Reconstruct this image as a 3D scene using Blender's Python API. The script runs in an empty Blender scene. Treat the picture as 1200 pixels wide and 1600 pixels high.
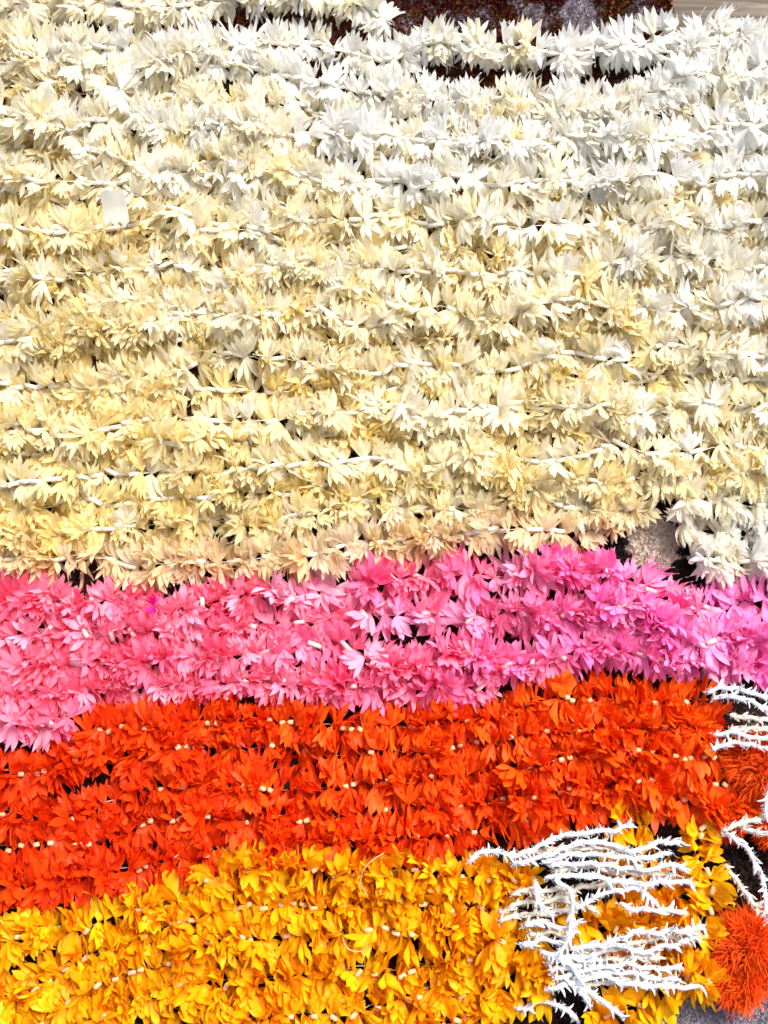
import bpy, math, random
import numpy as np
from mathutils import Vector, Matrix, noise
R = math.radians
rng = random.Random(7)
sc = bpy.context.scene

# ------------------------------------------------------------------ camera
S = 0.0006                                  # metres on the ground per photograph pixel
FOV = R(50); TILT = R(7)
DIST = 800 * S / math.tan(FOV / 2)
cam_d = bpy.data.cameras.new('camera'); cam = bpy.data.objects.new('camera', cam_d)
sc.collection.objects.link(cam)
cam_d.sensor_fit = 'VERTICAL'; cam_d.angle = FOV
cam_d.clip_start = 0.01; cam_d.clip_end = 100
AIM = Vector((0, 0, 0.03))
cam.location = AIM + Vector((0, -DIST * math.sin(TILT), DIST * math.cos(TILT)))
cam.rotation_euler = (TILT, 0, 0)
sc.camera = cam
CR = cam.rotation_euler.to_matrix()

def at(px, py, z):
    """point on the horizontal level z that the photograph shows at pixel (px, py)"""
    k = math.tan(FOV / 2) / 800
    d = CR @ Vector(((px - 600) * k, (800 - py) * k, -1))
    t = (z - cam.location.z) / d.z
    return cam.location + d * t

# ------------------------------------------------------------------ light
SUN_EL, SUN_AZ = R(52), R(38)               # azimuth clockwise from +Y (top of the picture)
w = bpy.data.worlds.new('World'); sc.world = w; w.use_nodes = True
nt = w.node_tree; bg = nt.nodes['Background']
sky = nt.nodes.new('ShaderNodeTexSky'); sky.sky_type = 'NISHITA'; sky.sun_disc = False
sky.sun_elevation = SUN_EL; sky.sun_rotation = SUN_AZ
sky.dust_density = 4.0; sky.ozone_density = 0.5; sky.air_density = 0.9
nt.links.new(sky.outputs[0], bg.inputs[0]); bg.inputs[1].default_value = 0.14
sd = bpy.data.lights.new('sun', 'SUN'); sd.energy = 2.5; sd.angle = R(22); sd.color = (1.0, 0.985, 0.955)
so = bpy.data.objects.new('sun', sd); sc.collection.objects.link(so)
sv = Vector((math.sin(SUN_AZ) * math.cos(SUN_EL), math.cos(SUN_AZ) * math.cos(SUN_EL), math.sin(SUN_EL)))
so.rotation_euler = (-sv).to_track_quat('-Z', 'Y').to_euler(); so.location = sv * 3
sc.view_settings.view_transform = 'Standard'; sc.view_settings.look = 'None'
sc.cycles.diffuse_bounces = 8; sc.cycles.max_bounces = 16; sc.cycles.transmission_bounces = 12
sc.view_settings.exposure = 0.82; sc.view_settings.gamma = 1

# ------------------------------------------------------------------ helpers
def link(name, data, parent=None, loc=(0, 0, 0)):
    o = bpy.data.objects.new(name, data); sc.collection.objects.link(o)
    o.location = loc
    if parent: o.parent = parent
    return o
def tag(o, label, cat, group=None):
    o['label'] = label; o['category'] = cat
    if group: o['group'] = group
    return o
def mesh(name, V, F, mat, smooth=True):
    me = bpy.data.meshes.new(name); me.from_pydata([tuple(v) for v in V], [], F)
    me.materials.append(mat)
    if smooth: me.polygons.foreach_set('use_smooth', [True] * len(F))
    me.update(); return me
def grid_mesh(name, X, Y, Z, mat):
    ny, nx = Z.shape
    V = np.stack([X, Y, Z], -1).reshape(-1, 3)
    i = np.arange(ny * nx).reshape(ny, nx)
    F = np.stack([i[:-1, :-1], i[:-1, 1:], i[1:, 1:], i[1:, :-1]], -1).reshape(-1, 4)
    me = bpy.data.meshes.new(name)
    me.vertices.add(len(V)); me.vertices.foreach_set('co', V.ravel())
    me.loops.add(F.size); me.loops.foreach_set('vertex_index', F.ravel())
    me.polygons.add(len(F)); me.polygons.foreach_set('loop_start', np.arange(0, F.size, 4))
    me.update(calc_edges=True); me.validate()
    me.materials.append(mat); me.polygons.foreach_set('use_smooth', [True] * len(F)); return me
def tube(V, F, pts, rads, n=8, caps=True):
    rings = []; m = len(pts)
    for i, p in enumerate(pts):
        t = (pts[min(i + 1, m - 1)] - pts[max(i - 1, 0)]).normalized()
        a = t.cross(Vector((0, 0, 1)) if abs(t.z) < .9 else Vector((1, 0, 0))).normalized(); b = t.cross(a)
        rings.append(len(V))
        for k in range(n):
            q = 2 * math.pi * k / n
            V.append(p + (a * math.cos(q) + b * math.sin(q)) * rads[i])
    for i in range(m - 1):
        for k in range(n):
            F.append((rings[i] + k, rings[i] + (k + 1) % n, rings[i + 1] + (k + 1) % n, rings[i + 1] + k))
    if caps:
        F.append(tuple(rings[0] + k for k in range(n))[::-1]); F.append(tuple(rings[-1] + k for k in range(n)))
def catmull(P, step):
    P = [Vector(p) for p in P]; P = [P[0] * 2 - P[1]] + P + [P[-1] * 2 - P[-2]]
    out = []
    for i in range(1, len(P) - 2):
        a, b, c, d = P[i - 1:i + 3]; n = max(2, int((c - b).length / step))
        for k in range(n):
            t = k / n
            out.append(.5 * (2 * b + (c - a) * t + (2 * a - 5 * b + 4 * c - d) * t * t + (3 * b - a - 3 * c + d) * t ** 3))
    out.append(P[-2]); return out
def resample(P, gap):
    """yield (point, tangent, arc length) with the spacing that gap() draws"""
    L = [0]
    for a, b in zip(P, P[1:]): L.append(L[-1] + (b - a).length)
    s = gap() * .5; i = 0
    while s < L[-1]:
        while L[i + 1] < s: i += 1
        f = (s - L[i]) / max(1e-9, L[i + 1] - L[i])
        yield P[i].lerp(P[i + 1], f), (P[min(i + 2, len(P) - 1)] - P[max(i - 1, 0)]).normalized(), s
        s += gap()
def lerp3(a, b, t):
    t = min(1, max(0, t)); return tuple(x + (y - x) * t for x, y in zip(a, b))

# ------------------------------------------------------------------ materials
def new_mat(name):
    m = bpy.data.materials.new(name); m.use_nodes = True; n = m.node_tree
    b = n.nodes['Principled BSDF']; return m, n, b, n.links.new
def cloth(name, transl, sat, rough=.62):
    """thin dyed fabric; object colour holds the dyed tone with any painted light cast"""
    m, n, b, L = new_mat(name)
    oi = n.nodes.new('ShaderNodeObjectInfo'); tc = n.nodes.new('ShaderNodeTexCoord')
    nz = n.nodes.new('ShaderNodeTexNoise'); nz.inputs['Scale'].default_value = 90; nz.inputs['Detail'].default_value = 4
    L(tc.outputs['Object'], nz.inputs['Vector'])
    mr = n.nodes.new('ShaderNodeMapRange'); mr.inputs[1].default_value = .3; mr.inputs[2].default_value = .7
    mr.inputs[3].default_value = .93; mr.inputs[4].default_value = 1.05; L(nz.outputs[0], mr.inputs[0])
    mx = n.nodes.new('ShaderNodeMix'); mx.data_type = 'RGBA'; mx.blend_type = 'MULTIPLY'; mx.inputs[0].default_value = 1
    L(oi.outputs['Color'], mx.inputs[6]); L(mr.outputs[0], mx.inputs[7])
    L(mx.outputs[2], b.inputs['Base Color'])
    b.inputs['Roughness'].default_value = rough; b.inputs['Specular IOR Level'].default_value = .22
    wv = n.nodes.new('ShaderNodeTexNoise'); wv.inputs['Scale'].default_value = 260; wv.inputs['Detail'].default_value = 3
    L(tc.outputs['Object'], wv.inputs['Vector'])
    bp = n.nodes.new('ShaderNodeBump'); bp.inputs['Strength'].default_value = .35; bp.inputs['Distance'].default_value = .0008
    L(wv.outputs[0], bp.inputs['Height']); L(bp.outputs[0], b.inputs['Normal'])
    tr = n.nodes.new('ShaderNodeBsdfTranslucent')
    g = n.nodes.new('ShaderNodeGamma'); g.inputs[1].default_value = sat; L(mx.outputs[2], g.inputs[0]); L(g.outputs[0], tr.inputs[0])
    ms = n.nodes.new('ShaderNodeMixShader'); ms.inputs[0].default_value = transl
    L(b.outputs[0], ms.inputs[1]); L(tr.outputs[0], ms.inputs[2]); L(ms.outputs[0], n.nodes['Material Output'].inputs[0])
    return m
M_CREAM = cloth('cream_cloth', .56, 1.35)
M_PINK = cloth('pink_cloth', .36, 1.1)
M_DENSE = cloth('saturated_cloth', .28, 1.0, .5)
def plain(name, col, rough, spec=.4, scale=120, amp=.12, trans=0, bump=.2):
    m, n, b, L = new_mat(name)
    tc = n.nodes.new('ShaderNodeTexCoord'); nz = n.nodes.new('ShaderNodeTexNoise'); nz.inputs['Scale'].default_value = scale
    nz.inputs['Detail'].default_value = 4; L(tc.outputs['Object'], nz.inputs['Vector'])
    cr = n.nodes.new('ShaderNodeValToRGB')
    cr.color_ramp.elements[0].position = .3; cr.color_ramp.elements[1].position = .7
    cr.color_ramp.elements[0].color = tuple(c * (1 - amp) for c in col) + (1,)
    cr.color_ramp.elements[1].color = tuple(min(1, c * (1 + amp * .5)) for c in col) + (1,)
    L(nz.outputs[0], cr.inputs[0]); L(cr.outputs[0], b.inputs['Base Color'])
    bp = n.nodes.new('ShaderNodeBump'); bp.inputs['Strength'].default_value = bump; bp.inputs['Distance'].default_value = .0006
    L(nz.outputs[0], bp.inputs['Height']); L(bp.outputs[0], b.inputs['Normal'])
    b.inputs['Roughness'].default_value = rough; b.inputs['Specular IOR Level'].default_value = spec
    if trans:
        b.inputs['Subsurface Weight'].default_value = trans; b.inputs['Subsurface Scale'].default_value = .002
    return m
M_STRAW = plain('white_straw_plastic', (.74, .69, .55), .5, .3)
M_STRAWP = plain('blush_straw_plastic', (.80, .52, .50), .4, .4)
M_BEAD = plain('pale_bead_plastic', (.66, .44, .22), .3, .5)
M_CORD = plain('cotton_cord', (.75, .7, .58), .8, .2)
M_TRIM = plain('white_flocked_trim', (.66, .66, .66), .9, .1, 400, .08, .5)
M_TRIMC = plain('cream_flocked_trim', (.62, .56, .46), .9, .1, 400, .06, .5)
M_PAPER = plain('white_scrap_cloth', (.44, .41, .33), .8, .1, 60, .15)
M_FLUFF = plain('orange_fluff', (.93, .10, .008), .8, .1, 60, .3)
M_THREAD = plain('old_thread', (.50, .36, .16), .8, .1)
M_LEAF = plain('lime_cloth', (.45, .55, .02), .6, .2)
M_MAG = plain('magenta_cloth', (.8, .01, .22), .6, .2)

def rug_mat(name, cols, patches, sc1, seed):
    m, n, b, L = new_mat(name)
    tc = n.nodes.new('ShaderNodeTexCoord')
    mp = n.nodes.new('ShaderNodeMapping'); mp.inputs['Location'].default_value = (seed, seed * .7, 0); L(tc.outputs['Object'], mp.inputs[0])
    def nz(scale, det, rough=.6):
        x = n.nodes.new('ShaderNodeTexNoise'); x.inputs['Scale'].default_value = scale; x.inputs['Detail'].default_value = det
        x.inputs['Roughness'].default_value = rough; L(mp.outputs[0], x.inputs['Vector']); return x.outputs[0]
    def step(src, lo, hi):
        r = n.nodes.new('ShaderNodeMapRange'); r.inputs[1].default_value = lo; r.inputs[2].default_value = hi; L(src, r.inputs[0]); return r.outputs[0]
    def mix(f, a, c):
        x = n.nodes.new('ShaderNodeMix'); x.data_type = 'RGBA'; L(f, x.inputs[0])
        if isinstance(a, tuple): x.inputs[6].default_value = a + (1,)
        else: L(a, x.inputs[6])
        if isinstance(c, tuple): x.inputs[7].default_value = c + (1,)
        else: L(c, x.inputs[7])
        return x.outputs[2]
    speck = step(nz(sc1, 6, .75), .50, .56); speck2 = step(nz(sc1 * 1.7, 5, .75), .52, .58); big = step(nz(22, 5), .40, .60); big2 = step(nz(26, 5, .7), .50, .60)
    c = mix(speck, cols[0], cols[1])
    c2 = mix(speck2, cols[0], cols[2])
    c = mix(big, c, c2)
    c3 = mix(speck, mix(speck2, cols[3], cols[1]), cols[0])
    c = mix(big2, c, c3)
    for (px, py, rad, col, dot) in patches:
        v = at(px, py, 0)
        d = n.nodes.new('ShaderNodeVectorMath'); d.operation = 'DISTANCE'; d.inputs[1].default_value = (v.x, v.y, 0)
        fl = n.nodes.new('ShaderNodeVectorMath'); fl.operation = 'MULTIPLY'; fl.inputs[1].default_value = (1, 1, 0)
        L(tc.outputs['Object'], fl.inputs[0]); L(fl.outputs[0], d.inputs[0])
        ad = n.nodes.new('ShaderNodeMath'); ad.operation = 'MULTIPLY_ADD'; ad.inputs[1].default_value = .03; L(nz(70, 3), ad.inputs[0]); L(d.outputs['Value'], ad.inputs[2])
        r = n.nodes.new('ShaderNodeMapRange'); r.inputs[1].default_value = rad * S + .0135; r.inputs[2].default_value = rad * S + .0165; r.inputs[3].default_value = 1; r.inputs[4].default_value = 0
        L(ad.outputs[0], r.inputs[0])
        pc = mix(step(nz(sc1 * 2.2, 4, .8), .56, .66), col, dot)
        c = mix(r.outputs[0], c, pc)
    L(c, b.inputs['Base Color']); b.inputs['Roughness'].default_value = .95; b.inputs['Specular IOR Level'].default_value = .08
    return m
M_RUG1 = rug_mat('rust_rug_pile', [(.014, .005, .005), (.14, .012, .010), (.46, .15, .010), (.27, .22, .235)],
                 [(905, 25, 34, (.32, .27, .29), (.1, .012, .01)), (835, 22, 16, (.27, .22, .24), (.1, .012, .01)), (1010, 30, 16, (.27, .22, .24), (.1, .012, .01))], 210, 3.1)
M_RUG2 = rug_mat('grey_rug_pile', [(.014, .010, .010), (.05, .012, .015), (.09, .06, .045), (.05, .03, .03)],
                 [(1022, 848, 45, (.62, .54, .45), (.36, .29, .22)), (1130, 1590, 95, (.36, .32, .36), (.08, .03, .05)), (975, 872, 9, (.02, .016, .012), (.06, .03, .02))], 260, 8.4)
m, n, b, L = new_mat('wood_plank'); M_WOOD = m
tc = n.nodes.new('ShaderNodeTexCoord'); mp = n.nodes.new('ShaderNodeMapping'); mp.inputs['Scale'].default_value = (6, 90, 40); L(tc.outputs['Object'], mp.inputs[0])
oi = n.nodes.new('ShaderNodeObjectInfo'); va = n.nodes.new('ShaderNodeVectorMath'); L(mp.outputs[0], va.inputs[0]); L(oi.outputs['Random'], va.inputs[1])
nz = n.nodes.new('ShaderNodeTexNoise'); nz.inputs['Scale'].default_value = 1.6; nz.inputs['Detail'].default_value = 8; nz.inputs['Distortion'].default_value = .6; L(va.outputs[0], nz.inputs['Vector'])
cr = n.nodes.new('ShaderNodeValToRGB'); cr.color_ramp.elements[0].position = .32; cr.color_ramp.elements[0].color = (.085, .066, .05, 1)
cr.color_ramp.elements[1].position = .68; cr.color_ramp.elements[1].color = (.25, .205, .155, 1)
L(nz.outputs[0], cr.inputs[0]); L(cr.outputs[0], b.inputs['Base Color']); b.inputs['Roughness'].default_value = .8; b.inputs['Specular IOR Level'].default_value = .15
bp = n.nodes.new('ShaderNodeBump'); bp.inputs['Strength'].default_value = .15; bp.inputs['Distance'].default_value = .001; L(nz.outputs[0], bp.inputs['Height']); L(bp.outputs[0], b.inputs['Normal'])
M_SUB = plain('dark_underlay', (.05, .04, .035), .9, .1)

# ------------------------------------------------------------------ setting: floor and rugs
G0 = -0.012                                   # floor level; the rug surface lies at about 0
V = [(-3, -3, G0 - .008), (3, -3, G0 - .008), (3, 3, G0 - .008), (-3, 3, G0 - .008)]
fl = link('floor', mesh('floor', V, [(0, 1, 2, 3)], M_SUB)); fl['kind'] = 'structure'
def plank_mesh(lx, ly, h=.008, c=.0012):
    V = []; F = []
    for (ix, z) in ((0, 0), (0, h - c), (c, h)):
        V += [(ix, ix, z), (lx - ix, ix, z), (lx - ix, ly - ix, z), (ix, ly - ix, z)]
    for r in range(2):
        for k in range(4): F.append((r * 4 + k, r * 4 + (k + 1) % 4, r * 4 + 4 + (k + 1) % 4, r * 4 + 4 + k))
    F.append((8, 9, 10, 11)); return mesh('plank', V, F, M_WOOD, False)
pm = plank_mesh(.76, .1185)
py0 = at(1130, 52, G0).y
for j in range(-11, 4):
    for i in range(-2, 3):
        off = (j % 3) * .26 - .2
        link('plank', pm, fl, (i * .7625 + off, py0 + j * .12, G0 - .008))
def rug(name, x0, x1, y0, y1, mat, label, z=0.0, h=.0035, step=.0022):
    nx = int((x1 - x0) / step); ny = int((y1 - y0) / step)
    X, Y = np.meshgrid(np.linspace(x0, x1, nx), np.linspace(y0, y1, ny))
    rs = np.random.RandomState(5)
    Z = z + h * rs.rand(ny, nx) - h; X = X + (rs.rand(ny, nx) - .5) * step * .7; Y = Y + (rs.rand(ny, nx) - .5) * step * .7
    Z[0] = Z[-1] = G0 + .001; Z[:, 0] = Z[:, -1] = G0 + .001
    o = link(name, grid_mesh(name, X, Y, Z, mat)); o['kind'] = 'structure'; o['label'] = label; return o
xe = at(1056, 40, 0).x
rug_a = rug('rug', -.62, xe, at(0, 700, 0).y, at(0, -260, 0).y, M_RUG1, 'dark rust and grey speckled rug under the top row of white flowers')
rug_b = rug('rug', at(560, 0, 0).x, .62, at(0, 1850, 0).y, at(0, 715, 0).y, M_RUG2, 'grey and maroon speckled rug under the yellow flowers')
rug('rug', -.62, at(555, 0, 0).x, at(0, 1850, 0).y, at(0, 705, 0).y, M_RUG2, 'dark maroon speckled rug under the left part of the garlands')

def pile(parent, x0, y0, x1, y1, n, mat, seed):
    r = random.Random(seed); V = []; F = []
    for i in range(n):
        p = at(r.uniform(x0, x1), r.uniform(y0, y1), -.002)
        if abs(p.x - xe) < .003 and parent is rug_a: continue
        h = Vector((r.gauss(0, .7), r.gauss(0, .7), 1)).normalized() * r.uniform(.003, .0055); q = r.uniform(0, 6.28)
        a = Vector((math.cos(q), math.sin(q), 0)) * r.uniform(.0005, .0009); b0 = len(V)
        V += [p - a, p + a, p + h + a * .6, p + h - a * .6]; F.append((b0, b0 + 1, b0 + 2, b0 + 3))
    o = link('pile', mesh('pile', V, F, mat), parent); o['kind'] = 'stuff'
pile(rug_a, 560, -60, 1053, 135, 26000, M_RUG1, 1); pile(rug_a, 60, -40, 560, 150, 9000, M_RUG1, 2)
pile(rug_b, 930, 770, 1090, 930, 8500, M_RUG2, 3); pile(rug_b, 1010, 1490, 1260, 1650, 12000, M_RUG2, 4)
pile(rug_b, 1090, 1270, 1260, 1480, 9000, M_RUG2, 5); pile(rug_b, 760, 1360, 940, 1650, 9000, M_RUG2, 6)

# ------------------------------------------------------------------ flowers
def flower_mesh(name, seed, mat, Rf, fans, lobes, spread, width, peak, tipexp, join, floor_z, cup=.25, up=True):
    """one gathered cloth flower on the x axis: fans of pointed lobes that leave the pinched middle"""
    r = random.Random(seed); V = []; F = []
    for (phi, facing) in fans(r, up):
        ph = R(phi); u0 = Vector((r.uniform(-.28, .28), math.cos(ph), math.sin(ph))).normalized()
        tang = Vector((0, -math.sin(ph), math.cos(ph)))
        wv = (Vector((1, 0, 0)) * facing + tang * r.choice((-1, 1)) * (1 - facing)).normalized()
        wv = (wv - u0 * wv.dot(u0)).normalized(); nv = u0.cross(wv)
        if nv.z < 0: nv = -nv
        nl = r.choice(lobes); sp = R(spread * r.uniform(.75, 1.2)); dirn = r.choice((-1, 1))
        fold = r.uniform(.03, .14); curlf = r.uniform(-.28, .38)
        for k in range(nl):
            be = ((k + .5) / nl - .5) * sp + r.uniform(-.07, .07)
            d = u0 * math.cos(be) + wv * math.sin(be); s_ = wv * math.cos(be) - u0 * math.sin(be)
            Rl = Rf * r.uniform(.82, 1.12) * (1 - .12 * abs(be)); hw = Rf * width * r.uniform(.8, 1.2)
            lift = (fold if k % 2 else -fold) + r.uniform(-.06, .06) + .25 * dirn * cup * be
            curl = curlf + r.uniform(-.2, .2); crease = r.uniform(-.5, .5); tw = r.uniform(-.4, .4)
            wav = r.uniform(0, .06); wp = r.uniform(0, 6.28)
            NR, NC = 7, 4; base = len(V)
            for i in range(NR + 1):
                t = i / NR
                if t < peak: wd = .10 + .90 * (t / peak) ** join
                else: wd = max(0.0, 1 - ((t - peak) / (1 - peak)) ** tipexp)
                for j in range(NC + 1):
                    q = j / NC * 2 - 1
                    off = hw * wd * q
                    h = Rl * (lift * t + curl * t * t * t + wav * math.sin(7 * t + wp + q)) + hw * wd * (crease * (abs(q) - .4) + tw * t * q)
                    p = d * (Rl * (t - .10 * curl * curl * t * t)) + s_ * off + nv * h
                    if p.z < floor_z: p.z = floor_z + (p.z - floor_z) * .12
                    V.append(p)
            for i in range(NR):
                for j in range(NC):
                    a = base + i * (NC + 1) + j
                    F.append((a, a + 1, a + NC + 2, a + NC + 1))
    return mesh(name, V, F, mat)

def fans_cream(r, up=True):
    f = [(r.uniform(-6, 30), r.uniform(.55, 1)), (180 - r.uniform(-6, 30), r.uniform(.55, 1))]
    f += [(r.uniform(-55, -25), r.uniform(.3, .9)), (180 - r.uniform(-55, -25), r.uniform(.3, .9))]
    if not up: return f
    if r.random() < .75: f.append((r.uniform(32, 66), r.uniform(.2, .9)))
    if r.random() < .65: f.append((180 - r.uniform(32, 66), r.uniform(.2, .9)))
    if r.random() < .25: f.append((r.uniform(66, 114), r.uniform(.4, 1)))
    return f
def fans_pink(r, up=True):
    f = [(r.uniform(-10, 30), r.uniform(.5, 1)), (180 - r.uniform(-10, 30), r.uniform(.5, 1)), (r.uniform(-50, -20), r.uniform(.4, .9)), (180 - r.uniform(-50, -20), r.uniform(.4, .9))]
    if not up: return f
    if r.random() < .7: f.append((r.uniform(38, 75), r.uniform(.3, 1)))
    if r.random() < .7: f.append((180 - r.uniform(38, 75), r.uniform(.3, 1)))
    if r.random() < .5: f.append((r.uniform(60, 120), r.uniform(.4, 1)))
    return f
def fans_dense(r, up=True):
    f = [(r.uniform(-10, 32), r.uniform(.15, .8)), (180 - r.uniform(-10, 32), r.uniform(.15, .8)), (r.uniform(-50, -20), r.uniform(.3, .9)), (180 - r.uniform(-50, -20), r.uniform(.3, .9))]
    if not up: return f
    if r.random() < .7: f.append((r.uniform(30, 65), r.uniform(.1, .9)))
    if r.random() < .7: f.append((180 - r.uniform(30, 65), r.uniform(.1, .9)))
    if r.random() < .45: f.append((r.uniform(60, 120), r.uniform(.3, 1)))
    return f
NV = 36
FL = {'cream': [flower_mesh('flower', 100 + i, M_CREAM, 44.5 * S, fans_cream, (3, 4, 5, 6, 6), 86, .112, .58, 1.6, .75, -.018, up=i % 2 == 1) for i in range(NV)],
      'pink': [flower_mesh('flower', 200 + i, M_PINK, 45 * S, fans_pink, (4, 4, 5, 6), 98, .122, .6, 2.0, .8, -.018, up=i % 2 == 1) for i in range(NV)],
      'orange': [flower_mesh('flower', 300 + i, M_DENSE, 43 * S, fans_dense, (3, 3, 4, 4), 64, .132, .66, 2.0, .8, -.018, up=i % 2 == 1) for i in range(NV)],
      'yellow': [flower_mesh('flower', 400 + i, M_DENSE, 42 * S, fans_dense, (3, 3, 4, 4), 72, .155, .66, 2.0, .75, -.018, up=i % 2 == 1) for i in range(NV)]}
def straw_mesh(name, length, rad, mat, rnd):
    V = []; F = []; h = length / 2
    if rnd: prof = [(-h, .45), (-h * .9, .8), (-h * .6, 1), (h * .6, 1), (h * .9, .8), (h, .45)]
    else: prof = [(-h, .72), (-h, 1), (0, 1.02), (h, 1), (h, .72)]
    tube(V, F, [Vector((x + (i - 2) * 1e-6, 0, 0)) for i, (x, q) in enumerate(prof)], [rad * q for x, q in prof], 10)
    me = mesh(name, V, F, mat); return me
ST = {'cream': [straw_mesh('straw', k * S, 3.7 * S, M_STRAW, False) for k in (14, 18, 22, 27)],
      'pink': [straw_mesh('straw', k * S, 3.8 * S, M_STRAWP, False) for k in (16, 19, 22)],
      'orange': [straw_mesh('bead', k * S, 3.9 * S, M_BEAD, True) for k in (8, 9)],
      'yellow': [straw_mesh('bead', k * S, 3.9 * S, M_BEAD, True) for k in (10, 13)]}
SPEC = {  # spacing lo/hi in pixels, yaw jitter, roll jitter, straw yaw jitter, height
    'cream': (14, 23, 16, 22, 10, .021), 'pink': (15, 24, 28, 30, 38, .021),
    'orange': (10, 15, 15, 22, 20, .020), 'yellow': (12, 19, 18, 24, 22, .020)}
CREAM, WHITE, PEACH_BOUNCE = (.935, .81, .37), (.92, .91, .87), (.90, .74, .52)
NGAR = [0]
def garland(kind, pts, dye_and_cast, label, group, name, zlift=0.0, fill=1.0):
    """a strand of flowers with tubes between them, lying on the rug along pts (photograph pixels)"""
    lo, hi, yj, rj, sj, z0 = SPEC[kind]; NGAR[0] += 1; sd_ = NGAR[0] * 13.7
    r = random.Random(NGAR[0] * 31 + 5)
    zc = z0 + zlift
    path2 = catmull([(x, y, 0) for x, y in pts], 12)
    P = []
    for p in path2:
        wob = noise.noise(Vector((p.x * .011, p.y * .02, sd_)))
        wob2 = noise.noise(Vector((p.x * .03, sd_, p.y * .01)))
        wob3 = noise.noise(Vector((p.x * .04, p.y * .02, sd_ + 50)))
        P.append(at(p.x, p.y + (24 if kind == 'cream' and 250 < p.y < 830 else 15) * wob + 7 * wob3, zc + (.015 if kind == 'cream' else .011) * wob2))
    base = Vector((P[0].x, P[0].y, 0)); 
    root = link(name, None, None, base); root.empty_display_size = .02
    tag(root, label, kind + ' garland', group)
    V = []; F = []; tube(V, F, [p - base - Vector((0, 0, (2 if kind == 'cream' else 16) * S)) for p in P], [.7 * S] * len(P), 5)
    link('cord', mesh('cord', V, F, M_CORD), root)
    prev = None
    for (p, t, s) in resample(P, lambda: r.uniform(lo, hi) * S * fill * r.choice((.75, 1, 1, 1.15))):
        p = p + Vector((r.gauss(0, 1), r.gauss(0, 3.2), r.gauss(0, 2.5))) * S; q = p - base
        yaw = math.atan2(t.y, t.x) + R(r.gauss(0, yj)); pit = -math.asin(max(-1, min(1, t.z)))
        bare = noise.noise(Vector((s * 9, sd_, 3))) > (.12 if zlift < .005 else -.06)
        o = link('flower', r.choice(FL[kind][0::2] if bare else FL[kind][1::2]), root, q + Vector((0, 0, r.uniform(-.002, .002))))
        o.rotation_euler = (R(r.gauss(0, rj)), pit + R(r.gauss(0, 10)), yaw + (math.pi if r.random() < .5 else 0))
        k = r.choice((r.uniform(.66, .9), r.uniform(.88, 1.16), r.uniform(.88, 1.16))); o.scale = (k, k, k * r.uniform(.85, 1.1))
        o.color = dye_and_cast(r, (p.x / S + 600), (800 - p.y / S)) + (1,)
        if prev is not None:
            a = (prev + p) / 2 - base; g = (p - prev).length
            if r.random() < {'cream': .74, 'pink': .25, 'orange': .30, 'yellow': .32}[kind]:
                c = link(ST[kind][0].name.split('.')[0], min(ST[kind], key=lambda mm: abs(mm.vertices[-1].co.x * 2 - g * (.98 if kind == 'cream' else .9))), root, a + Vector((0, 0, (.001 if kind == 'cream' else .003) + r.uniform(0, .002))))
                c.rotation_euler = (r.uniform(0, 6), pit, math.atan2(t.y, t.x) + R(r.gauss(0, sj)))
        prev = p
    return root

def dye_cast_cream(wh):
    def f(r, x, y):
        t = wh + .14 + .00032 * (x - 600) + r.gauss(0, .15)  # cool light from top and right painted in as whiteness, plus random variation
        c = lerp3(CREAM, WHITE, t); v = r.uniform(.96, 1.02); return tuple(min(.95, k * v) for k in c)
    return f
def dye_bounce_peach(r, x, y):
    c = lerp3(lerp3(PEACH_BOUNCE, (.88, .78, .62), r.random()), CREAM, r.uniform(0, .5)); return c  # pink light reflected from the row below, painted in as peach
def dye_cast_pink(sh):
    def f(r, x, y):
        t = (x - 480) / 700 + sh + r.gauss(0, .16)  # bluish right-hand light painted in as a magenta drift, plus random variation
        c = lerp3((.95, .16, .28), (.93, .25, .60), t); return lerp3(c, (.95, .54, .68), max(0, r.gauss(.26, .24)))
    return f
def dye_cast_orange(sh):
    def f(r, x, y):
        t = x / 1100 + sh + r.gauss(0, .28)  # left-to-right light cast painted into the orange, plus random variation
        return lerp3((.86, .055, .003), (.90, .125, .003), t)
    return f
def dye_yellow(sh):
    def f(r, x, y):
        t = .45 + sh + r.gauss(0, .25)
        return lerp3((.91, .38, .002), (.94, .56, .004), t)
    return f

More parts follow.
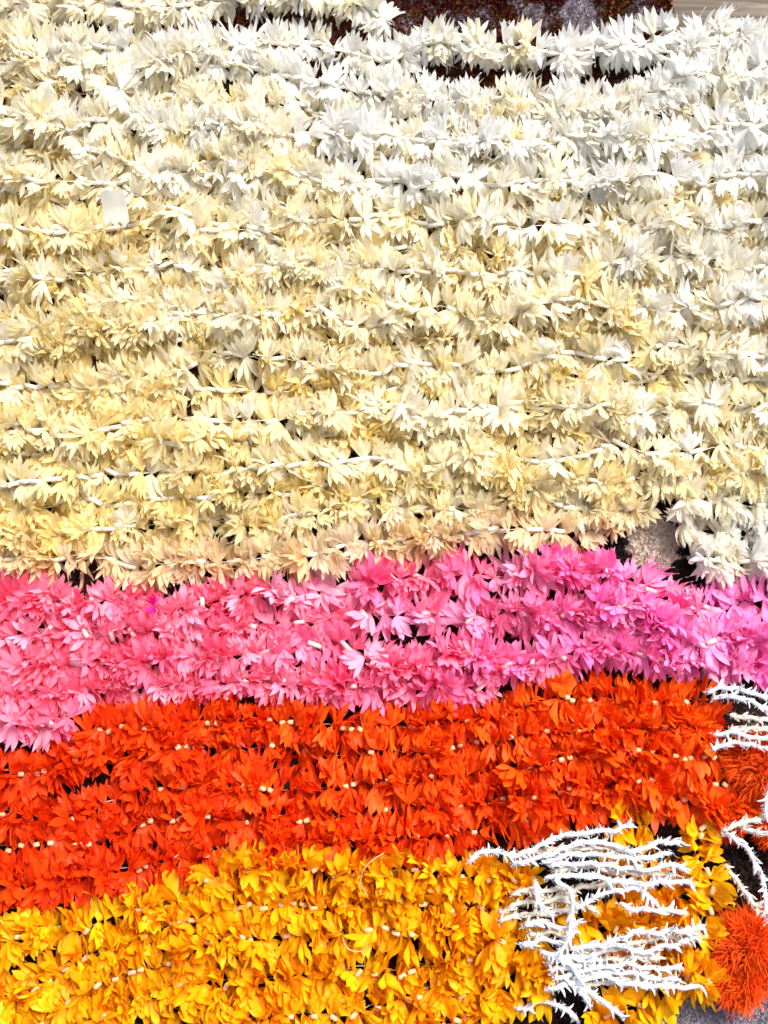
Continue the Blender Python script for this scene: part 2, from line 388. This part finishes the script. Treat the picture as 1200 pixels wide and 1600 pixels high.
XS = (-60, 150, 350, 600, 850, 1050, 1260)
def row(*ys): return list(zip(XS, ys))
ORD = ['topmost', 'second', 'third', 'fourth', 'fifth', 'sixth', 'seventh', 'eighth', 'ninth', 'tenth', 'eleventh', 'twelfth']
GC = 'white and cream flower garlands laid in rows'
NC = 'cream_flower_garland'
cream = [
 ([(-60, 4), (150, 12), (300, 2), (420, -12), (540, 0), (612, 30)], 'white flower garland cut off by the picture top, ending beside the rust rug', .75),
 ([(-60, 52), (190, 80), (330, 74), (480, 72), (600, 92), (690, 66), (800, 82), (930, 74), (1052, 56)], 'white flower garland lying alone across the bare rust rug', .85),
 ([(-60, 98), (110, 96), (260, 102), (330, 96), (450, 122), (560, 140), (650, 150), (750, 158), (900, 160), (1020, 152), (1090, 112), (1160, 112), (1260, 104)], 'white flower garland just under the lone strand on the rust rug', .85),
 ([(1056, 130), (1078, 85), (1112, 46), (1165, 62), (1260, 74)], 'short bluish white garland curling on the grey wood floor', 1.1),
 (row(138, 140, 160, 186, 190, 178, 150), None, .78),
 (row(175, 188, 205, 216, 218, 210, 190), None, .72),
 (row(215, 243, 255, 248, 240, 240, 228), None, .66),
 (row(252, 292, 270, 292, 285, 278, 266), None, .6),
 (row(300, 318, 318, 330, 318, 312, 305), None, .45),
 (row(345, 365, 350, 342, 356, 348, 345), None, .42),
 (row(392, 398, 386, 378, 394, 386, 380), None, .40),
 (row(428, 425, 424, 412, 430, 415, 412), None, .40),
 (row(486, 470, 462, 460, 447, 436, 432), None, .40),
 (row(530, 512, 486, 494, 486, 476, 472), None, .36),
 (row(572, 552, 525, 530, 526, 515, 512), None, .34),
 (row(612, 600, 566, 570, 564, 552, 548), None, .30),
 (row(648, 636, 608, 606, 602, 590, 586), None, .28),
 (row(686, 670, 650, 646, 640, 626, 622), None, .24),
 (row(722, 710, 690, 686, 676, 664, 660), None, .24),
 (row(762, 746, 730, 722, 714, 704, 700), None, .24),
 (row(800, 790, 770, 756, 750, 744, 736), None, .26),
 ([(-60, 838), (150, 828), (350, 815), (600, 796), (850, 788), (960, 790), (1012, 778)], 'cream garland just above the peach edge row, stopping at the gap', .26),
 ([(1056, 774), (1120, 790), (1180, 785), (1260, 775)], 'short cream garland at the right edge above the hole', .5),
 ([(1058, 818), (1110, 835), (1180, 830), (1260, 815)], 'short white garland right of the beige hole, upper of two', .62),
 ([(1080, 874), (1150, 876), (1260, 874)], 'short white garland touching the pink flowers right of the beige hole', .62),
]
n_mid = 0
for i, (pts, lab, wh) in enumerate(cream):
    if lab is None:
        n_mid += 1
        if n_mid <= 9: lab = 'whole-width %s flower garland, %s row below the white strands on the rust rug' % ('white' if wh > .5 else 'cream', ORD[n_mid - 1].replace('topmost', 'first'))
        else: lab = 'whole-width yellowish cream garland, %s row above the cream strand that stops at the gap' % ORD[17 - n_mid].replace('topmost', 'first')
    zl = rng.uniform(-.002, .004)
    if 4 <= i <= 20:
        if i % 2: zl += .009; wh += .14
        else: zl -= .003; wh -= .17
    garland('cream', pts, dye_cast_cream(wh), lab, GC, NC, zl, 1.22 if zl > .005 else 1.0)
garland('cream', [(-60, 868), (150, 876), (300, 881), (450, 869), (600, 841), (800, 832), (900, 830), (970, 822)], dye_bounce_peach, 'cream garland with reflected pink light painted in as peach, lying along the upper edge of the pink flowers', GC, NC, .002)
# strands laid over the rows
garland('cream', [(150, 278), (250, 330), (340, 352), (430, 372), (490, 405), (560, 450), (640, 480)], dye_cast_cream(.62), 'white garland slanting down from the blank cloth scrap over the rows', GC, NC, .012, 1.15)
garland('cream', [(-40, 548), (60, 515), (110, 490), (200, 465), (290, 470), (340, 445), (430, 412), (500, 392)], dye_cast_cream(.5), 'white garland with bare straws slanting up to the right over the cream rows', GC, NC, .013, 1.25)
garland('cream', [(90, 535), (135, 522), (230, 500), (330, 492), (400, 480), (475, 474)], dye_cast_cream(.42), 'short cream garland lying just under the slanting bare straw strand', GC, NC, .012, 1.15)
garland('cream', [(20, 180), (90, 200), (160, 238), (250, 268), (350, 250), (460, 268), (560, 288)], dye_cast_cream(.66), 'white garland with bare straws sagging across the upper rows', GC, NC, .012, 1.1)
garland('cream', [(160, 120), (195, 152), (240, 192), (330, 200), (420, 190)], dye_cast_cream(.8), 'short bright white garland crossing the upper rows', GC, NC, .012, 1.1)
garland('cream', [(620, 632), (690, 672), (725, 702), (770, 745)], dye_cast_cream(.45), 'short cream garland slanting down through the middle of the lower cream rows', GC, NC, .011, 1.0)
garland('cream', [(-30, 690), (60, 660), (120, 640), (190, 620), (260, 690), (330, 680)], dye_cast_cream(.35), 'tangled short cream garland lying on the yellowish rows', GC, NC, .012, 1.0)

GP = 'pink flower garlands laid in rows'; NP = 'pink_flower_garland'
pink = [
 ([(-60, 948), (100, 940), (250, 950), (400, 928), (520, 930), (640, 896), (760, 900), (900, 888), (985, 916), (1090, 955), (1180, 940), (1260, 930)], 'pink flower garland touching the peach and cream flowers above', 0),
 ([(-60, 1000), (100, 992), (250, 992), (400, 975), (540, 962), (650, 952), (725, 972), (810, 950), (930, 958), (1050, 992), (1260, 985)], 'pink garland running just above the dark slots', .05),
 ([(-60, 1042), (120, 1038), (250, 1034), (400, 1020), (520, 1012), (580, 1030), (660, 1040), (730, 1018), (810, 1040), (880, 1026), (940, 1005), (1050, 1030), (1260, 1040)], 'pink garland running just below the dark slots', .1),
 ([(-60, 1085), (60, 1090), (170, 1078), (330, 1064), (480, 1068), (600, 1080), (690, 1078), (770, 1062)], 'pink garland resting on the orange flowers below it', .05),
 ([(-60, 1135), (40, 1132), (130, 1110)], 'short pink garland stub in front of the orange row', .1),
 ([(930, 940), (1010, 955), (1080, 1010), (1140, 1000), (1200, 1010), (1260, 1040)], 'magenta tinted pink garland, over the others', .35)]
for k, (pts, lab, sh) in enumerate(pink):
    garland('pink', pts, dye_cast_pink(sh), lab, GP, NP, .010 if k > 3 else rng.uniform(0, .004))
GO = 'orange flower garlands laid in rows'; NO = 'orange_flower_garland'
orange = [
 ([(130, 1150), (300, 1128), (450, 1130), (600, 1135), (750, 1125), (850, 1098), (950, 1096), (1060, 1092), (1112, 1092)], 'orange garland touching the pink flowers above it'),
 ([(-60, 1212), (70, 1210), (150, 1182), (300, 1172), (450, 1180), (600, 1176), (750, 1166), (900, 1138), (1050, 1138), (1135, 1140)], 'orange garland second below the pink flowers, with a line of beads at its left end'),
 ([(-60, 1268), (100, 1275), (200, 1240), (330, 1225), (460, 1232), (600, 1222), (760, 1208), (900, 1182), (1050, 1180), (1125, 1180)], 'orange garland lying in the middle of the five orange rows'),
 ([(-60, 1328), (100, 1322), (250, 1290), (380, 1278), (520, 1276), (650, 1264), (800, 1248), (950, 1224), (1080, 1220), (1155, 1225)], 'orange garland second above the yellow flowers'),
 ([(-60, 1388), (50, 1386), (150, 1362), (260, 1345), (380, 1325), (520, 1318), (640, 1305), (760, 1288), (900, 1262), (1010, 1250), (1100, 1255), (1185, 1255)], 'reddish orange garland touching the yellow flowers below it')]
for k, (pts, lab) in enumerate(orange):
    garland('orange', pts, dye_cast_orange(-.06 * k), lab, GO, NO, rng.uniform(0, .005))
GY = 'yellow flower garlands laid in rows'; NY = 'yellow_flower_garland'
yellow = [
 ([(-60, 1484), (85, 1456), (207, 1427), (265, 1408), (337, 1378), (425, 1360), (520, 1364), (600, 1364), (660, 1356), (760, 1380), (838, 1371)], 'yellow garland touching the orange flowers above it', .1, .004),
 ([(-60, 1570), (42, 1545), (130, 1502), (250, 1457), (340, 1427), (422, 1412), (520, 1416), (620, 1408), (740, 1416), (822, 1425)], 'yellow garland second below the orange flowers', 0, 0),
 ([(-60, 1630), (40, 1606), (90, 1583), (125, 1556), (187, 1520), (292, 1494), (405, 1466), (490, 1462), (560, 1464), (680, 1456), (790, 1464), (852, 1476)], 'yellow garland third below the orange flowers', 0, .004),
 ([(60, 1645), (160, 1590), (280, 1544), (400, 1528), (495, 1526), (600, 1514), (720, 1503), (800, 1510), (866, 1522)], 'yellow garland whose end touches the lower white trim', .05, 0),
 ([(200, 1650), (300, 1610), (430, 1586), (552, 1578), (680, 1553), (780, 1548), (872, 1550)], 'yellow garland second from the picture bottom', -.05, .003),
 ([(400, 1650), (560, 1628), (680, 1602), (770, 1590)], 'yellow garland cut by the picture bottom', -.05, 0),
 ([(960, 1298), (1000, 1290), (1028, 1288)], 'short yellow garland tip poking out under the orange row above the white trim', .3, .004),
 ([(1098, 1272), (1090, 1330), (1112, 1380), (1105, 1435), (1080, 1490)], 'yellow garland hanging downward beside the white trim ends', .3, .006),
 ([(880, 1442), (950, 1452), (1010, 1438), (1070, 1410)], 'yellow garland lying under the middle of the white trim', .1, -.006),
 ([(940, 1360), (1000, 1382), (1060, 1388)], 'short amber garland almost hidden under the upper white trim', -.2, -.010),
 ([(920, 1592), (990, 1578), (1050, 1540), (1095, 1520), (1115, 1545)], 'yellow garland under the lowest white trim beside the fluffy orange pompom', .25, .004),
 ([(950, 1500), (1020, 1500), (1080, 1500)], 'short amber garland almost hidden under the lower white trim', -.2, -.010)]
for pts, lab, sh, zl in yellow:
    garland('yellow', pts, dye_yellow(sh), lab, GY, NY, zl + rng.uniform(0, .004))

# ------------------------------------------------------------------ white thorny trim strands
BARB = {}
for m in (M_TRIM, M_TRIMC):
    BARB[m.name] = []
    for v in range(8):
        r = random.Random(v); V = []; F = []; k1 = r.uniform(.1, .7); k2 = r.uniform(-.25, .25)
        tube(V, F, [Vector((t, k2 * t * t, k1 * t * t)) for t in (0, .25, .5, .75, .9, 1)], [q * r.uniform(.85, 1.15) for q in (.17, .15, .125, .09, .05, .01)], 6)
        BARB[m.name].append(mesh('barb', V, F, m))
GT = 'white thorny trim strands'
NT = [0]
def trim(pts, label, mat=M_TRIM, z=.052, wide=3.3):
    NT[0] += 1; r = random.Random(NT[0] * 7)
    P2 = catmull([(x, y, 0) for x, y in pts], 5); n = len(P2)
    P = [at(p.x + 3.5 * noise.noise(Vector((p.x * .06, NT[0] * 5.1, 1))), p.y + 6 * noise.noise(Vector((p.x * .05, p.y * .05, NT[0] * 9.7))), z - (.006 if z > .035 else 0) + .006 * noise.noise(Vector((p.x * .02, p.y * .02, NT[0] * 3.3)))) for p in P2]
    base = Vector((P[0].x, P[0].y, 0)); root = link('trim_strand', None, None, base); root.empty_display_size = .02
    tag(root, label, 'trim strand', GT)
    V = []; F = []; rad = [S * wide * (.85 + .3 * r.random()) for _ in P]; rad[0] *= .5; rad[-1] *= .45
    tube(V, F, [p - base for p in P], rad, 8)
    link('stem', mesh('stem', V, F, mat), root)
    V = []; F = []
    for i in range(n * 11):
        p = P[r.randrange(n)] - base; d = Vector((r.gauss(0, 1), r.gauss(0, 1), r.gauss(.3, 1))).normalized()
        q = p + Vector((r.gauss(0, 2), r.gauss(0, 2), 0)) * S; e = q + d * S * r.uniform(4, 8.5); b0 = len(V)
        a = d.cross(Vector((r.random(), r.random(), r.random()))).normalized() * S * .55
        V += [q - a, q + a, e]; F.append((b0, b0 + 1, b0 + 2))
    fz = link('fuzz', mesh('fuzz', V, F, mat, False), root); fz['kind'] = 'stuff'
    k = 0
    for (p, t, s) in resample(P, lambda: r.uniform(3.4, 6.2) * S):
        k += 1
        side = 1 if k % 2 else -1; ang = R(side * r.uniform(15, 70)); roll = r.uniform(-1.4, 1.4)
        b_ = link('barb', r.choice(BARB[mat.name]), root, p - base)
        ln = S * r.uniform(8, 16)
        Mx = Matrix.Rotation(math.atan2(t.y, t.x), 3, 'Z') @ Matrix.Rotation(roll * .9, 3, 'X') @ Matrix.Rotation(ang, 3, 'Z') @ Matrix.Rotation(r.uniform(0, 6.28), 3, 'X')
        b_.rotation_euler = Mx.to_euler(); b_.scale = (ln, ln * r.uniform(1.1, 1.8), ln * r.uniform(.8, 1.1))
T = [
 ([(800, 1342), (850, 1330), (905, 1326), (950, 1327), (1000, 1338)], 'cream thorny strand half hidden between the two topmost white strands', M_TRIMC, .044),
 ([(862, 1362), (915, 1354), (965, 1364), (1015, 1368), (1055, 1366)], 'cream thorny strand half hidden under the fourth strand from the orange flowers', M_TRIMC, .043),
 ([(880, 1395), (930, 1384), (975, 1379), (1020, 1386)], 'cream thorny strand crossing the dark gap right of the crossing strand', M_TRIMC, .040),
 ([(846, 1402), (875, 1407), (900, 1412), (930, 1422)], 'cream thorny strand inside the loop, over the dark gap', M_TRIMC, .042),
 ([(900, 1488), (950, 1484), (985, 1474), (1030, 1468), (1070, 1462)], 'cream thorny strand half hidden between the long pair', M_TRIMC, .045),
 ([(890, 1508), (940, 1501), (985, 1497), (1030, 1495)], 'cream thorny strand under the lower one of the long pair', M_TRIMC, .046),
 ([(900, 1541), (950, 1535), (1000, 1529), (1055, 1536)], 'cream thorny strand tangled into the lowest long white one', M_TRIMC, .046),
 ([(845, 1487), (870, 1494), (895, 1512), (905, 1530)], 'white thorny strand curling down through the pale tangle', M_TRIM, .057),
 ([(733, 1346), (761, 1330), (815, 1335), (847, 1318), (885, 1305), (942, 1300), (986, 1287)], 'white thorny strand along the orange flowers, topmost of the trim', M_TRIM, .055),
 ([(800, 1350), (872, 1332), (897, 1318), (942, 1316), (989, 1329), (1024, 1319), (1065, 1316)], 'white thorny strand second from the orange flowers', M_TRIM, .054),
 ([(845, 1345), (897, 1336), (942, 1334), (989, 1341), (1049, 1332)], 'white thorny strand third from the orange flowers', M_TRIM, .050),
 ([(862, 1354), (910, 1347), (957, 1355), (1005, 1360), (1037, 1354), (1074, 1355)], 'white thorny strand fourth from the orange flowers', M_TRIM, .053),
 ([(850, 1370), (897, 1367), (942, 1371), (989, 1381), (1037, 1378), (1083, 1379)], 'white thorny strand fifth from the orange flowers, forming the upper edge of the dark gap', M_TRIM, .055),
 ([(897, 1419), (923, 1406), (948, 1393), (989, 1388), (1011, 1396), (1026, 1412)], 'white thorny strand with a hooked drooping tip under the fifth strand', M_TRIM, .054),
 ([(968, 1414), (1005, 1422), (1037, 1421), (1070, 1428)], 'short white thorny strand lying alone on yellow flowers below the hooked one', M_TRIM, .052),
 ([(890, 1483), (935, 1477), (973, 1466), (992, 1457), (1037, 1457), (1102, 1448)], 'long white thorny strand below the yellow flower bunch, upper of a pair', M_TRIM, .054),
 ([(880, 1500), (923, 1492), (965, 1476), (999, 1488), (1037, 1479), (1094, 1464)], 'long white thorny strand below the yellow flower bunch, lower of a pair', M_TRIM, .052),
 ([(865, 1530), (910, 1518), (954, 1511), (999, 1508), (1037, 1514), (1066, 1512)], 'white thorny strand second from the lowest long one, tip on yellow flowers', M_TRIM, .052),
 ([(900, 1527), (942, 1519), (989, 1522), (1030, 1530), (1060, 1528)], 'white thorny strand just above the lowest long one', M_TRIM, .050),
 ([(854, 1547), (904, 1533), (942, 1528), (989, 1537), (1037, 1542), (1096, 1542)], 'lowest long white thorny strand, reaching towards the orange pompoms', M_TRIM, .055),
 ([(890, 1537), (926, 1555), (954, 1574), (975, 1588)], 'white thorny strand bending down towards the rug from the lowest long one', M_TRIM, .050),
 ([(895, 1536), (912, 1556), (922, 1574)], 'stubby white thorny strand beside the one that bends down', M_TRIM, .048),
 ([(806, 1578), (847, 1567), (878, 1572), (904, 1598)], 'white thorny strand lying on the bare dark rug', M_TRIM, .030),
 ([(774, 1428), (815, 1412), (853, 1409), (891, 1401)], 'cream thorny strand reaching left into the yellow flowers, upper of two', M_TRIMC, .046),
 ([(780, 1440), (821, 1428), (872, 1424), (900, 1425)], 'cream thorny strand reaching left into the yellow flowers, lower of two', M_TRIMC, .044),
 ([(797, 1397), (824, 1390), (853, 1392), (885, 1388)], 'cream thorny strand just above the looped strand', M_TRIMC, .047),
 ([(835, 1378), (838, 1400), (846, 1418), (862, 1430)], 'white thorny strand making a small curl at the left of the loop', M_TRIM, .056),
 ([(868, 1372), (888, 1388), (895, 1410), (891, 1441), (886, 1473), (868, 1500)], 'white thorny strand running downward across the others', M_TRIM, .060),
 ([(818, 1447), (847, 1441), (885, 1450), (905, 1440)], 'white thorny strand below the cream pair, upper of two', M_TRIM, .050),
 ([(814, 1477), (847, 1470), (875, 1472), (898, 1456)], 'white thorny strand below the cream pair, lower of two', M_TRIM, .050),
 ([(825, 1462), (855, 1456), (885, 1462)], 'short white thorny strand between two others left of the crossing strand', M_TRIMC, .048),
 ([(853, 1505), (885, 1492), (912, 1500)], 'short white thorny strand at the foot of the crossing strand', M_TRIM, .054),
 ([(860, 1520), (882, 1510), (905, 1508), (935, 1500)], 'thick white thorny strand in the pale tangle below the crossing strand', M_TRIM, .052),
 ([(1105, 1084), (1135, 1073), (1169, 1080), (1212, 1097)], 'white thorny strand under the magenta flowers, highest beside the orange rows', M_TRIM, .050),
 ([(1112, 1093), (1152, 1091), (1212, 1113)], 'white thorny strand right of the orange rows, second down', M_TRIM, .048),
 ([(1140, 1117), (1182, 1123), (1215, 1126)], 'cream thorny strand right of the orange rows, third down', M_TRIMC, .046),
 ([(1140, 1140), (1189, 1137), (1215, 1141)], 'cream thorny strand right of the orange rows, fourth down', M_TRIMC, .046),
 ([(1116, 1149), (1145, 1142), (1169, 1150), (1212, 1155)], 'white thorny strand right of the orange rows, fifth down', M_TRIM, .050),
 ([(1113, 1172), (1142, 1162), (1175, 1165), (1215, 1168)], 'white thorny strand just above the orange fluffy pompom', M_TRIM, .048),
 ([(1131, 1303), (1158, 1316), (1182, 1353), (1195, 1391), (1197, 1445)], 'white thorny strand curving down over the dark rug', M_TRIM, .040),
 ([(1128, 1300), (1169, 1284), (1202, 1276)], 'cream thorny strand rising from the start of the curving one', M_TRIMC, .044),
 ([(1135, 1350), (1152, 1380), (1172, 1404), (1189, 1436)], 'cream thorny strand slanting over the dark rug left of the curving one', M_TRIMC, .036),
 ([(1158, 1292), (1189, 1301), (1215, 1298)], 'short cream thorny strand on the red fluff', M_TRIMC, .046),
 ([(1208, 1195), (1198, 1240), (1196, 1272)], 'white thorny strand at the edge below the big pompom', M_TRIM, .050)]
for a in T: trim(*a)

# ------------------------------------------------------------------ fluffy pompoms
def pompom(px, py, rad, label, z, seed, n=11000):
    c = at(px, py, z); r = random.Random(seed)
    root = link('pompom', None, None, (c.x, c.y, 0)); root.empty_display_size = .02
    tag(root, label, 'pompom', 'fluffy orange pompoms')
    V = []; F = []; K = rad * S * .72
    pr = [(-.999, .05), (-.7, .7), (0, 1), (.7, .7), (.999, .05)]
    tube(V, F, [Vector((0, 0, z + K * .76 * a)) for a, _ in pr], [K * .92 * q for _, q in pr], 12)
    link('core', mesh('core', V, F, M_FLUFF), root)
    V = []; F = []; o = Vector((0, 0, z))
    tufts = [Vector((r.gauss(0, 1), r.gauss(0, 1), r.gauss(0, 1))).normalized() for _ in range(60)]
    for i in range(n):
        d = Vector((r.gauss(0, 1), r.gauss(0, 1), r.gauss(0, 1))).normalized()
        tf = max(tufts, key=lambda q: q.dot(d)) if i % 2 else r.choice(tufts)
        if i % 2 == 0: d = (tf + Vector((r.gauss(0, 1), r.gauss(0, 1), r.gauss(0, 1))) * .16).normalized()
        near = max(0, (tf.dot(d) - .88) / .12); ln = rad * S * r.uniform(.12, .34) * (.6 + .9 * near)
        dr = (d + (tf - d) * .9 + Vector((r.gauss(0, 1), r.gauss(0, 1), r.gauss(0, 1))) * .75).normalized()
        a = dr.cross(Vector((r.random(), r.random(), r.random()))).normalized() * S * r.uniform(.5, 1.2)
        sag = Vector((r.gauss(0, 1), r.gauss(0, 1), r.gauss(-.3, 1))) * ln * .4
        b0 = len(V); p1 = o + Vector((d.x, d.y, d.z * .8)) * rad * S * (.66 + .14 * near); p2 = p1 + dr * ln * .6 + sag * .4; p3 = p1 + dr * ln * 1.2 + sag
        V += [p1 - a * .5, p1 + a * .5, p2 - a, p2 + a, p3]
        F += [(b0, b0 + 1, b0 + 3, b0 + 2), (b0 + 2, b0 + 3, b0 + 4)]
    f = link('fibre', mesh('fibre', V, F, M_FLUFF), root); f['kind'] = 'stuff'
pompom(1186, 1196, 44, 'orange fluffy pompom beside the white strands and the orange row ends', .026, 1)
pompom(1136, 1288, 24, 'small red orange pompom between yellow flowers and cream strands', .022, 2, 5000)
pompom(1204, 1300, 22, 'small red orange pompom cut by the picture edge', .022, 3, 5000)
pompom(1168, 1478, 46, 'orange fluffy pompom on the dark rug below the curving white strand', .026, 4)
pompom(1156, 1528, 40, 'orange fluffy pompom nearest the grey rug, lowest of all', .024, 5)
pompom(1205, 1500, 36, 'orange fluffy pompom at the picture edge between two larger ones', .024, 6)

# ------------------------------------------------------------------ loose bits
def thread(pts, z, label, rad=1.0):
    P2 = catmull([(x, y, 0) for x, y in pts], 5); n = len(P2)
    P = [at(p.x, p.y, z + .005 * math.sin(i / n * 5)) for i, p in enumerate(P2)]
    V = []; F = []; base = P[0].copy(); tube(V, F, [p - base for p in P], [rad * S] * n, 6)
    tag(link('loose_thread', mesh('loose_thread', V, F, M_THREAD), None, base), label, 'thread', 'loose pale threads')
thread([(600, 1333), (585, 1342), (570, 1356), (563, 1375), (568, 1390), (575, 1400)], .052, 'curled pale thread lying between orange and yellow flowers')
thread([(535, 1465), (541, 1480), (552, 1486), (568, 1485), (578, 1474)], .050, 'hooked pale thread lying on the yellow flowers')
thread([(298, 555), (315, 548), (330, 552), (345, 558)], .056, 'fine cream thread on the yellowish cream rows', .9)
V = []; F = []
top = [(0, 0), (9, -3), (18, 0), (27, -2), (36, 1)]
bot = [(3, 46), (8, 54), (14, 47), (20, 55), (27, 48), (34, 56), (42, 50)]
c = at(180, 325, .072); nR = 6
for i in range(nR + 1):
    f = i / nR
    for j in range(7):
        g = j / 6; x = (36 * g) * (1 - f) + bot[j][0] * f; y = (top[min(4, round(g * 4))][1]) * (1 - f) + bot[j][1] * f
        V.append(Vector(((x - 20) * S, -(y - 25) * S, .0022 * math.sin(3 * g + 2 * f) + .003 * f * f + .0035 * abs(f - .45))))
for i in range(nR):
    for j in range(6): a = i * 7 + j; F.append((a, a + 1, a + 8, a + 7))
me = mesh('cloth_scrap', V, F, M_PAPER)
o = link('cloth_scrap', me, None, c); o.rotation_euler = (R(8), R(-6), R(4))
tag(o, 'blank white cloth scrap with a toothed lower edge on the cream rows', 'cloth scrap')
me = flower_mesh('fallen_flower', 900, M_MAG, 18 * S, fans_pink, (3, 4), 100, .14, .58, 1.9, .8, -.01)
o = link('fallen_flower', me, None, at(240, 945, .056)); tag(o, 'tiny bright magenta flower head lying on the pink row', 'flower')
me = flower_mesh('fallen_flower', 901, M_LEAF, 22 * S, fans_pink, (3, 4), 100, .16, .58, 1.9, .8, -.01)
o = link('fallen_flower', me, None, at(-4, 1590, .056)); tag(o, 'small lime green flower head at the edge of the yellow rows', 'flower')
